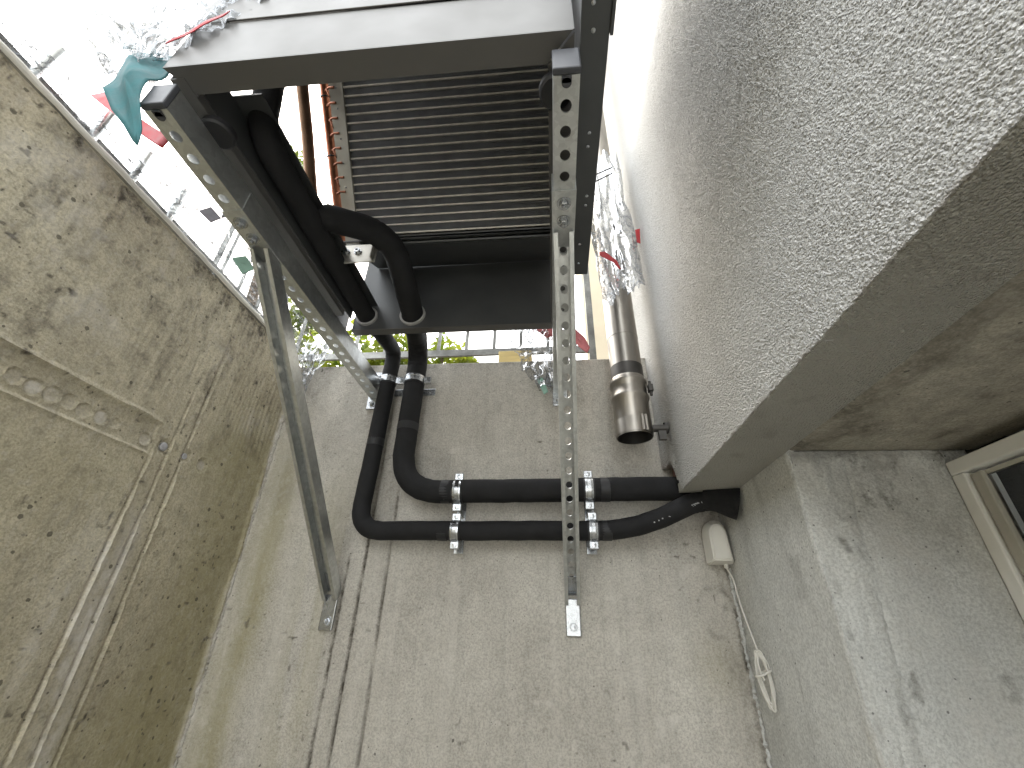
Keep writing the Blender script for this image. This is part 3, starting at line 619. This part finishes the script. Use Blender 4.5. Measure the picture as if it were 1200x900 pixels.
par(MB().tube(jit(P2b, .0006, 2), [.0272] * (len(P2b) - 2) + [.0235, .014], 24, True, .012).build('foam_sleeve', FOAM, None, True), tp_)
tn = empty('insulated_pipe', (-.2, 1.055, .2), 'thinner black foam-insulated pipe, the lower one with the upward bend at its end', 'pipe')
P1 = fillet([(-.462, .846, .692), (-.456, .930, .700), (-.462, 1.050, .722), (-.466, 1.054, .64), (-.476, 1.056, .201), (.185, 1.050, .203), (.335, 1.000, .262), (.398, .985, .250)], [.03, .05, .04, .062, .09, .07], 14)
par(MB().tube(jit(P1, .0006, 3), .0222, 24, True, .012).build('foam_sleeve', FOAM, None, True), tn)
P1b = fillet([(-.462, .846, .692), (-.464, .70, .694), (-.460, .372, .697), (-.486, .362, .86), (-.50, .36, 1.1)], [.03, .05, .05], 12)
par(MB().tube(jit(P1b, .0006, 4), .0225, 24, True, .012).build('foam_sleeve', FOAM, None, True), tn)
fl = MB(); pe = [Vector((.335, .990, .262)), Vector((.36, .982, .258)), Vector((.385, .975, .250)), Vector((.399, .972, .246))]
fl.tube(pe, [.0235, .0280, .033, .0365], 26, False, .06); fl.tube(pe[::-1], [.032, .029, .024, .019], 26, True, .03)
par(fl.build('split_end_collar', FOAMC, None, True), tn)
# faint row of print along the rising bend
m = MB(); rs = random.Random(5)
for i, p in enumerate(P1):
    if .215 < p.x < .37:
        for _ in range(2):
            q = p + Vector((rs.uniform(-.004, .004), -.0214, -.0068)); s = rs.uniform(.0006, .0016)
            if rs.random() < .75: m.box((q.x - s, q.y - .0004, q.z - .0012), (q.x + s, q.y + .0012, q.z + .0012))
tag(par(m.build('print_marks', PRINTW), tn), kind='stuff')

for par_, R_, pts_ in ((tp_, .0287, [((-.262, 1.049, .2945), 'X'), ((.128, 1.0465, .2973), 'X'), ((-.385, 1.049, .47), 'Z')]), (tn, .0227, [((-.262, 1.0552, .2012), 'X'), ((.125, 1.0508, .2028), 'X'), ((-.4705, 1.0553, .43), 'Z')])):
    for c_, ax_ in pts_:
        par(MB().lathe([(R_ - .0012, -.011), (R_, -.0105), (R_ + .0002, 0), (R_, .0105), (R_ - .0012, .011)], c_, ax_, 28).build('joint_tape', RUBB, None, True), par_)
def ring_clamp(c, axis, R, label, ear_dir, group, ext=.016):
    b = empty('pipe_clamp', c, label, 'pipe clamp', group)
    w_ = .0095
    prof = [(R + .0006, -w_), (R + .0030, -w_), (R + .0034, -w_ * .55), (R + .0024, -w_ * .45), (R + .0024, w_ * .45), (R + .0034, w_ * .55), (R + .0030, w_), (R + .0006, w_)]
    par(MB().lathe(prof, c, axis, 36).build('band', ZINC, None, True), b)
    par(MB().lathe([(R - .001, -.0135), (R + .0016, -.0135), (R + .0018, -w_ - .0004)], c, axis, 36).lathe([(R + .0018, w_ + .0004), (R + .0016, .0135), (R - .001, .0135)], c, axis, 36).build('rubber_lining', RUBB, None, True), b)
    for s in (-1, 1):
        e = Vector(c) + Vector(ear_dir) * s * (R + .011)
        if axis == 'X': a0, a1 = (e.x - .0105, e.y - .0045, e.z - .0085), (e.x + .0105, e.y + .0045, e.z + .0085)
        else: a0, a1 = (e.x - .0105, e.y - .0045, e.z - .0105), (e.x + .0105, e.y + .0045, e.z + .0105)
        par(MB().box(a0, a1, None, .0015).build('ear', ZINC), b)
        par(MB().lathe([(.0052, 0), (.0050, -.0035), (.0022, -.0038), (.0018, -.0022), (.0001, -.0022)], (e.x, e.y - .0046, e.z), 'Y', 14).build('screw', ZINC, None, True), b)
    st = Vector(c); st.y += R
    par(MB().box((st.x - .006, st.y + .003, st.z - .006), (st.x + .006, 1.0955, st.z + .006)).build('stud', ZINC), b)
    return b
gA = 'zinc clamps holding the insulated pipes'
ring_clamp((-.231, 1.049, .293), 'X', .0272, 'zinc pipe clamp on the upper horizontal pipe, left of the right bracket brace', (0, 0, 1), gA)
ring_clamp((-.231, 1.0555, .201), 'X', .0215, 'zinc pipe clamp on the lower horizontal pipe, left of the right bracket brace', (0, 0, 1), gA)
ring_clamp((.090, 1.046, .2965), 'X', .0272, 'zinc pipe clamp on the upper horizontal pipe, right of the right bracket brace', (0, 0, 1), gA)
ring_clamp((.094, 1.051, .2025), 'X', .0215, 'zinc pipe clamp on the lower horizontal pipe, right of the right bracket brace', (0, 0, 1), gA)
ring_clamp((-.385, 1.046, .615), 'Z', .0270, 'zinc pipe clamp on the upright thicker pipe just below the tray', (1, 0, 0), gA)
ring_clamp((-.466, 1.054, .622), 'Z', .0212, 'zinc pipe clamp on the upright thinner pipe beside the left wall plate', (1, 0, 0), gA)
for x, z0, z1 in ((-.229, .155, .34), (.092, .157, .342)):
    tag(MB().box((x - .012, 1.0958, z0), (x + .012, 1.0985, z1), None, .001).build('mounting_rail', ZINC), 'flat zinc rail behind the pair of clamps %s of the right brace' % ('left' if x < 0 else 'right'), 'rail', 'rails behind the clamps')
tag(MB().box((-.46, 1.0958, .594), (-.335, 1.0985, .616), None, .001).build('mounting_rail', ZINC), 'flat zinc rail behind the two upright pipe clamps', 'rail', 'rails behind the clamps')

# ---- stainless vent pipe
sp_ = empty('stainless_pipe', (.203, .985, .41), 'upright stainless steel pipe with open lower end beside the roughcast wall', 'pipe')
R0 = .0405
c0 = (.203, .985, 0)
par(MB().lathe([(R0 - .001, .475), (R0, .475), (R0, .690), (R0 + .0008, .6905), (R0 + .0008, .692), (R0, .6925), (R0, 2.6)], c0, n=40).build('upper_tube', STEEL, None, True), sp_)
par(MB().lathe([(R0 + .001, .405), (R0 + .0022, .405), (R0 + .0022, .455), (R0 + .003, .458), (R0 + .0028, .500), (R0 + .0065, .505), (R0 + .0065, .511), (R0 + .003, .516), (R0 + .003, .540), (R0 + .0065, .545), (R0 + .0062, .552), (R0 + .002, .556), (R0 + .001, .565), (R0 + .0002, .566)], c0, n=40).build('socket', STEEL, None, True), sp_)
par(MB().lathe([(R0 + .0009, .4055), (R0 + .0009, .60)], c0, n=40).lathe([(R0 + .0009, .47), (.0001, .47)], c0, n=40).build('inner_bore', STEELI, None, True), sp_)
m = MB().lathe([(R0 + .0026, .408), (R0 + .0036, .408), (R0 + .0036, .446), (R0 + .0026, .446)], c0, n=40)
m.box((.203 + .012, .985 - R0 - .007, .407), (.203 + .0165, .985 - R0 + .004, .447)).box((.203 + .020, .985 - R0 - .005, .407), (.203 + .0245, .985 - R0 + .006, .447)); par(m.build('band_clamp', STEEL, None, True), sp_)
m = MB().tube([Vector((.203 + R0, .975, .425)), Vector((FX - .004, .975, .425))], .009, 14); m.lathe([(.014, 0), (.014, .008), (.006, .010)], (FX - .014, .975, .425), 'X', 14); m.box((.255, .962, .392), (.272, .972, .414)); par(m.build('wall_fixing', STEELI, None, True), sp_)
par(MB().box((.203 + R0 + .002, .955, .518), (.203 + R0 + .014, .972, .538), None, .002).tube([Vector((.203 + R0 + .008, .963, .508)), Vector((.203 + R0 + .008, .963, .548))], .0035, 10).build('clamp_lock', STEELI), sp_)

# ---- temperature sensor and cable
sn_ = empty('outdoor_sensor', (.372, 1.095, .18), 'small white plastic outdoor sensor hanging below the black pipe end', 'sensor')
v = []; 
prof = [(-.025, .020), (-.021, .038), (-.012, .048), (.006, .050), (.017, .043), (.023, .026), (.026, -.044), (-.026, -.044)]
m = MB(); back = [(x, 1.092, z + .18) for x, z in prof]; mid = [(x * 1.0, 1.062, z * 1.0 + .18) for x, z in prof]; fr_ = [(x * .72 - .003, 1.044, z * .80 + .180 - .004) for x, z in prof]
n = len(prof); vv = back + mid + fr_; vv = [(x + .374, y, z) for x, y, z in vv]
ff = [tuple(range(n)), tuple(2 * n + i for i in range(n))[::-1]] + [(j * n + i, j * n + (i + 1) % n, (j + 1) * n + (i + 1) % n, (j + 1) * n + i) for j in range(2) for i in range(n)]
bm = bmesh.new(); bv = [bm.verts.new(p) for p in vv]
for q in ff: bm.faces.new([bv[i] for i in q])
bmesh.ops.recalc_face_normals(bm, faces=bm.faces[:]); bmesh.ops.bevel(bm, geom=bm.edges[:], offset=.003, segments=3, affect='EDGES'); me = bpy.data.meshes.new('housing'); bm.to_mesh(me); bm.free(); me.materials.append(WPVC); shade(me, 30)
o = bpy.data.objects.new('housing', me); COL.objects.link(o); par(o, sn_)
par(MB().lathe([(.0045, 0), (.0045, -.008), (.003, -.009), (.0001, -.009)], (.385, 1.076, .1365), n=14).build('cable_gland', WPVC, None, True), sn_)
cb = empty('sensor_cable', (.39, 1.05, -.05), 'thin white cable with a bundled coil hanging from the outdoor sensor', 'cable')
pts = [(.385, 1.076, .128), (.3875, 1.060, .105), (.385, 1.045, .07), (.386, 1.035, .03), (.389, 1.028, .0), (.3905, 1.020, -.025)]
def cat(P, n=8):
    P = [Vector(p) for p in P]; out = []
    for i in range(len(P) - 1):
        a, b, c, d = P[max(i - 1, 0)], P[i], P[i + 1], P[min(i + 2, len(P) - 1)]
        for k_ in range(n):
            t = k_ / n; out.append(.5 * ((2 * b) + (c - a) * t + (2 * a - 5 * b + 4 * c - d) * t * t + (3 * b - a - 3 * c + d) * t ** 3))
    return out + [P[-1]]
par(MB().tube(cat(pts), .0016, 10).build('lead', WPVC, None, True), cb)
for q in range(5):
    loop = []; rs = random.Random(40 + q); wx = rs.uniform(.0055, .0115); hz = rs.uniform(.039, .048); ox = rs.uniform(-.003, .003); oz = -.072 + rs.uniform(-.003, .004)
    for i in range(33):
        a = 2 * math.pi * i / 32; loop.append(Vector((.3895 + ox + wx * math.sin(a) * (1 + .25 * math.cos(a)) + .0022 * math.cos(a * 2 + q) - .05 * (.046 * math.cos(a)), 1.008 - .004 * math.sin(a) + .0022 * (q - 2), oz + hz * math.cos(a))))
    par(MB().tube(loop, .00155, 8).build('cable_loop', WPVC, None, True), cb)
par(MB().tube(cat([(.384, 1.004, -.030), (.379, 1.000, -.045), (.3795, .998, -.062), (.384, 1.0, -.072)]), .0016, 8).build('loose_end', WPVC, None, True), cb)
par(MB().tube([Vector((.388 + .015 * math.cos(a), 1.006 + .010 * math.sin(a), -.062 + .006 * math.cos(a))) for a in np.linspace(0, 6.6, 26)], .0017, 8).build('tie_wrap', WPVC, None, True), cb)

# ================================================================== EDGE OF THE WELL: rails, film, tapes, trees
fr = empty('kerb_rail', (-.81, .5, .73), 'grey steel angle with short upright studs along the left wall top, under plastic film', 'rail')
par(MB().box((-.822, -.4, .734), (-.817, 1.09, .772)).box((-.8165, -.4, .734), (-.80, 1.09, .738)).build('angle', RAILM), fr)
for y in (.286, .388, .472, .566): par(MB().tube([Vector((-.812, y, .739)), Vector((-.812, y, .835 + .02 * random.random()))], .0075, 12).build('stud', GALV, None, True), fr)
ra = empty('railing', (-.3, 1.32, .70), 'thin grey metal railing with upright bars behind the end wall', 'railing')
par(MB().box((-1.6, 1.315, .878), (.165, 1.325, .905)).build('bottom_rail', RAILM), ra)
par(MB().box((-1.6, 1.315, 1.75), (.165, 1.325, 1.78)).build('top_rail', RAILM), ra)
for x in (-1.46, -1.34, -1.22, -1.10, -.98, -.86, -.74, -.62, -.515, -.412, -.305, -.20, -.10, .0, .10): par(MB().box((x - .006, 1.3165, .9055), (x + .006, 1.3235, 1.7495)).build('upright_bar', RAILM), ra)
for x in (-1.5, .16): par(MB().box((x - .012, 1.306, .66), (x + .012, 1.3145, 1.79)).build('post', RAILM), ra)
tag(MB().box((-.166, 1.20, .7125), (-.055, 1.26, .815), None, .003).build('wood_block', WOOD), 'small pale yellow wooden block on top of the end wall', 'wood')

def film(name, P00, P10, P11, P01, nu, nv, amp, seed, label, mat=FILM, sag=0.0, cat_='plastic film', rag=.1, nscale=5):
    A, B, C_, D_ = [np.array(p, float) for p in (P00, P10, P11, P01)]
    nrm = np.cross(B - A, D_ - A); nrm /= np.linalg.norm(nrm); L = max(np.linalg.norm(B - A), np.linalg.norm(D_ - A))
    def fn(u, v):
        ru = u + rag * (fbm(v * 5 + seed, v * 0 + 3, seed + 5) - .5) * (2 * u - 1) + 0 * u; rv = v + rag * (fbm(u * 5 + seed, u * 0 + 9, seed + 6) - .5) * (2 * v - 1)
        P = [(A[i] * (1 - ru) * (1 - rv) + B[i] * ru * (1 - rv) + C_[i] * ru * rv + D_[i] * (1 - ru) * rv) for i in range(3)]
        h = amp * ((np.abs(fbm(u * nscale, v * nscale, seed, 2) - .5) * 3.2 + .22 * np.abs(fbm(u * nscale * 2.6, v * nscale * 2.6, seed + 1, 2) - .5) * 2) + .4 * (fbm(u * 2, v * 2, seed + 3) - .5) - .6)
        q = amp * .8 * (fbm(u * nscale * 1.7, v * nscale * 1.7, seed + 2) - .5)
        return (P[0] + nrm[0] * h + q, P[1] + nrm[1] * h - q * .6, P[2] + nrm[2] * h - sag * 4 * u * (1 - u) + q * .4)
    o = gridmesh(name, np.linspace(0, 1, nu), np.linspace(0, 1, nv), fn, mat); shade(o.data, 180)
    tag(o, label, cat_); return o
film('plastic_film', (-.545, .262, .668), (-.57, .30, 1.12), (-1.02, .34, 1.20), (-.80, .33, .87), 90, 90, .035, 201, 'big crumpled clear film billowing from the left front corner of the heat pump', sag=.02, rag=.25, nscale=6)
film('plastic_film', (-.512, .246, .668), (-.395, .247, .88), (-.60, .252, 1.05), (-.60, .252, .72), 50, 60, .014, 207, 'crumpled clear film clinging to the left end of the front panel', rag=.18, nscale=7)
film('plastic_film', (-.806, .10, .737), (-.806, 1.06, .737), (-.775, 1.06, .792), (-.775, .10, .775), 180, 16, .016, 213, 'narrow clear film strip lying along the left wall top', rag=.2, nscale=14)
film('plastic_film', (-.800, .48, .785), (-.785, 1.05, .765), (-.60, 1.05, .93), (-.60, .50, 1.02), 110, 60, .03, 219, 'clear film sheet stretched between the left wall top and the heat pump', rag=.12, nscale=7)
film('plastic_film', (-.78, 1.085, .80), (-.68, 1.086, .79), (-.735, 1.084, .60), (-.765, 1.082, .62), 30, 36, .016, 225, 'small rag of clear film hanging into the left far corner', rag=.2, nscale=5)
film('plastic_film', (.140, .935, 1.42), (.262, .930, 1.42), (.272, .932, .86), (.150, .932, .80), 60, 90, .020, 231, 'clear film with red marks wrapped round the stainless pipe', rag=.25, nscale=2.6)
film('plastic_film', (-.17, 1.09, .86), (.11, 1.085, .86), (.045, 1.083, .60), (-.035, 1.081, .60), 70, 60, .028, 237, 'crumpled clear film drooping over the end wall beside the right bracket', rag=.2, nscale=6)
film('plastic_film', (-.56, .62, .98), (-.55, .80, 1.02), (-.57, .78, 1.36), (-.58, .60, 1.36), 50, 60, .03, 243, 'clear film seen through the open left side of the heat pump', rag=.2, nscale=6)

def sheet(name, pts, ctr, mat, label, bulge, seed, catg='tape', n=14, thick=.0012):
    """a bent scrap of tape: outline fan-filled in rings so that it curves out of its plane"""
    P = [Vector(p) for p in pts]; c = Vector(ctr); nn = len(P)
    dense_ = []
    for i in range(nn):
        a, b = P[i], P[(i + 1) % nn]
        for k_ in range(4): dense_.append(a.lerp(b, k_ / 4))
    nrm = (P[1] - P[0]).cross(P[2] - P[0]).normalized(); rs = random.Random(seed); v = []; f = []; R = 6; m_ = len(dense_)
    for r in range(1, R + 1):
        for p in dense_:
            q = c.lerp(p, r / R); v.append(q + nrm * bulge * .3 * (1 - (r / R) ** 2) + nrm * bulge * .35 * math.sin(q.x * 90 + q.z * 60 + seed))
    v.append(c + nrm * bulge * .3)
    for r in range(R - 1):
        for i in range(m_): f.append((r * m_ + i, r * m_ + (i + 1) % m_, (r + 1) * m_ + (i + 1) % m_, (r + 1) * m_ + i))
    for i in range(m_): f.append((len(v) - 1, i, (i + 1) % m_))
    o = MB().add(v, f).build(name, mat, None, True); s = o.modifiers.new('thickness', 'SOLIDIFY'); s.thickness = thick
    tag(o, label, catg); return o
sheet('fabric_tape', [(-.605, .268, .638), (-.614, .266, .693), (-.594, .268, .748), (-.556, .268, .725), (-.510, .264, .692), (-.515, .262, .664), (-.531, .262, .637), (-.525, .266, .594), (-.501, .268, .537), (-.494, .268, .504), (-.504, .268, .514), (-.535, .27, .551), (-.567, .27, .585)], (-.562, .250, .640), TEAL, 'big teal tape scrap curling off the front end of the left bracket', .016, 3)
sheet('fabric_tape', [(-.832, .36, .842), (-.815, .36, .856), (-.760, .36, .805), (-.69, .362, .752), (-.595, .36, .675), (-.605, .36, .655), (-.68, .36, .712), (-.745, .36, .768), (-.80, .36, .815)], (-.72, .36, .765), RED, 'long red tape strip behind the teal scrap', .006, 5)
sheet('fabric_tape', [(-.515, .2425, .690), (-.495, .241, .707), (-.455, .240, .760), (-.450, .240, .775), (-.475, .240, .745), (-.512, .242, .698)], (-.48, .241, .730), RED, 'small red tape strip on the front panel corner', .002, 6)
sheet('fabric_tape', [(.150, .885, .925), (.165, .884, .925), (.195, .886, .890), (.205, .890, .862), (.199, .890, .862), (.185, .886, .885), (.150, .885, .912)], (.178, .884, .900), RED, 'thin red mark across the film on the stainless pipe', .003, 8)
sheet('fabric_tape', [(.268, .918, 1.045), (.283, .920, 1.050), (.281, .920, 1.030), (.276, .919, .985), (.266, .918, .990)], (.274, .918, 1.018), RED, 'short red mark on the film beside the roughcast wall', .003, 9)
sheet('fabric_tape', [(.060, 1.080, .79), (.078, 1.078, .815), (.112, 1.078, .770), (.125, 1.078, .735), (.115, 1.078, .715), (.095, 1.079, .735)], (.095, 1.077, .765), PINK, 'faded red tape end poking out right of the right bracket', .006, 10)
sheet('fabric_tape', [(-.060, 1.078, .855), (.015, 1.076, .86), (.015, 1.076, .78), (-.005, 1.077, .775), (-.030, 1.077, .80)], (-.010, 1.075, .82), PINK, 'faded red tape patch under the tray left of the right bracket', .004, 11)
sheet('fabric_tape', [(-.036, 1.080, .632), (-.018, 1.079, .636), (-.002, 1.079, .588), (-.014, 1.080, .580)], (-.018, 1.078, .61), TEAL2, 'pale green tape tail hanging on the end wall near the right bracket', .003, 12)
sheet('fabric_tape', [(-.765, .70, .775), (-.735, .705, .785), (-.725, .735, .768), (-.752, .735, .752)], (-.745, .718, .77), TEAL2, 'pale green tape scrap on the film by the left wall top', .004, 13)
sheet('fabric_tape', [(-.742, .560, .768), (-.720, .562, .782), (-.708, .585, .772), (-.728, .585, .758)], (-.725, .572, .77), GREYT, 'small dark grey tape scrap on the film by the left wall top', .003, 14)

# trees beyond the railing
def tree(base, blobs, n, seed, label):
    t_ = empty('leafy_tree', base, label, 'tree', 'trees beyond the railing'); rs = random.Random(seed)
    m = MB(); B = Vector(base); top = Vector(blobs[0][0])
    m.tube([B, B.lerp(top, .4) + Vector((.03, .02, 0)), B.lerp(top, .75) - Vector((.03, 0, 0)), top], [.045, .035, .022, .008], 10)
    for c, r in blobs[1:]:
        c = Vector(c); s = B.lerp(top, .35 + .4 * rs.random()); m.tube([s, s.lerp(c, .5) + Vector((0, 0, .03)), c], [.016, .010, .004], 7)
    par(m.build('trunk', BARK, None, True), t_)
    v = []; f = []
    for i in range(n):
        c, r = rs.choice(blobs); d = Vector((rs.gauss(0, 1), rs.gauss(0, 1), rs.gauss(0, 1))).normalized() * r * rs.random() ** .45; p = Vector(c) + d
        L = rs.uniform(.035, .075); W = L * rs.uniform(.22, .34); e = Vector((rs.uniform(-1, 1), rs.uniform(-1, 1), rs.uniform(-1.1, .3))).normalized(); s = e.cross(Vector((rs.uniform(-1, 1), rs.uniform(-1, 1), rs.uniform(.2, 1)))).normalized(); nn = e.cross(s)
        b = len(v); v += [p, p + e * L * .4 + s * W, p + e * L, p + e * L * .4 - s * W, p + e * L * .45 - nn * L * .07]; f += [(b, b + 1, b + 4), (b + 1, b + 2, b + 4), (b + 2, b + 3, b + 4), (b + 3, b, b + 4)]
    me = bpy.data.meshes.new('crown'); me.from_pydata([tuple(p) for p in v], [], f); me.materials.append(LEAF); o = bpy.data.objects.new('crown', me); COL.objects.link(o); par(o, t_)
tree((-1.15, 2.05, .66), [((-1.10, 2.05, 1.40), .20), ((-1.42, 2.0, 1.36), .16), ((-.88, 2.0, 1.38), .15), ((-1.25, 2.0, 1.22), .15), ((-.95, 2.0, 1.22), .14), ((-1.55, 2.05, 1.7), .14)], 1700, 21, 'bright green leafy tree behind the railing left of the black pipes')
tree((-.62, 2.15, .66), [((-.62, 2.1, 1.42), .13), ((-.72, 2.05, 1.27), .11), ((-.48, 2.1, 1.33), .08)], 520, 22, 'small sparse leafy bush behind the railing between the two upright black pipes')
tree((-1.95, 2.05, .66), [((-1.98, 2.0, 3.25), .13), ((-2.0, 2.05, 2.95), .10), ((-1.96, 1.98, 3.1), .08)], 420, 23, 'tall slim yellow-green tree glimpsed through the open heat pump')
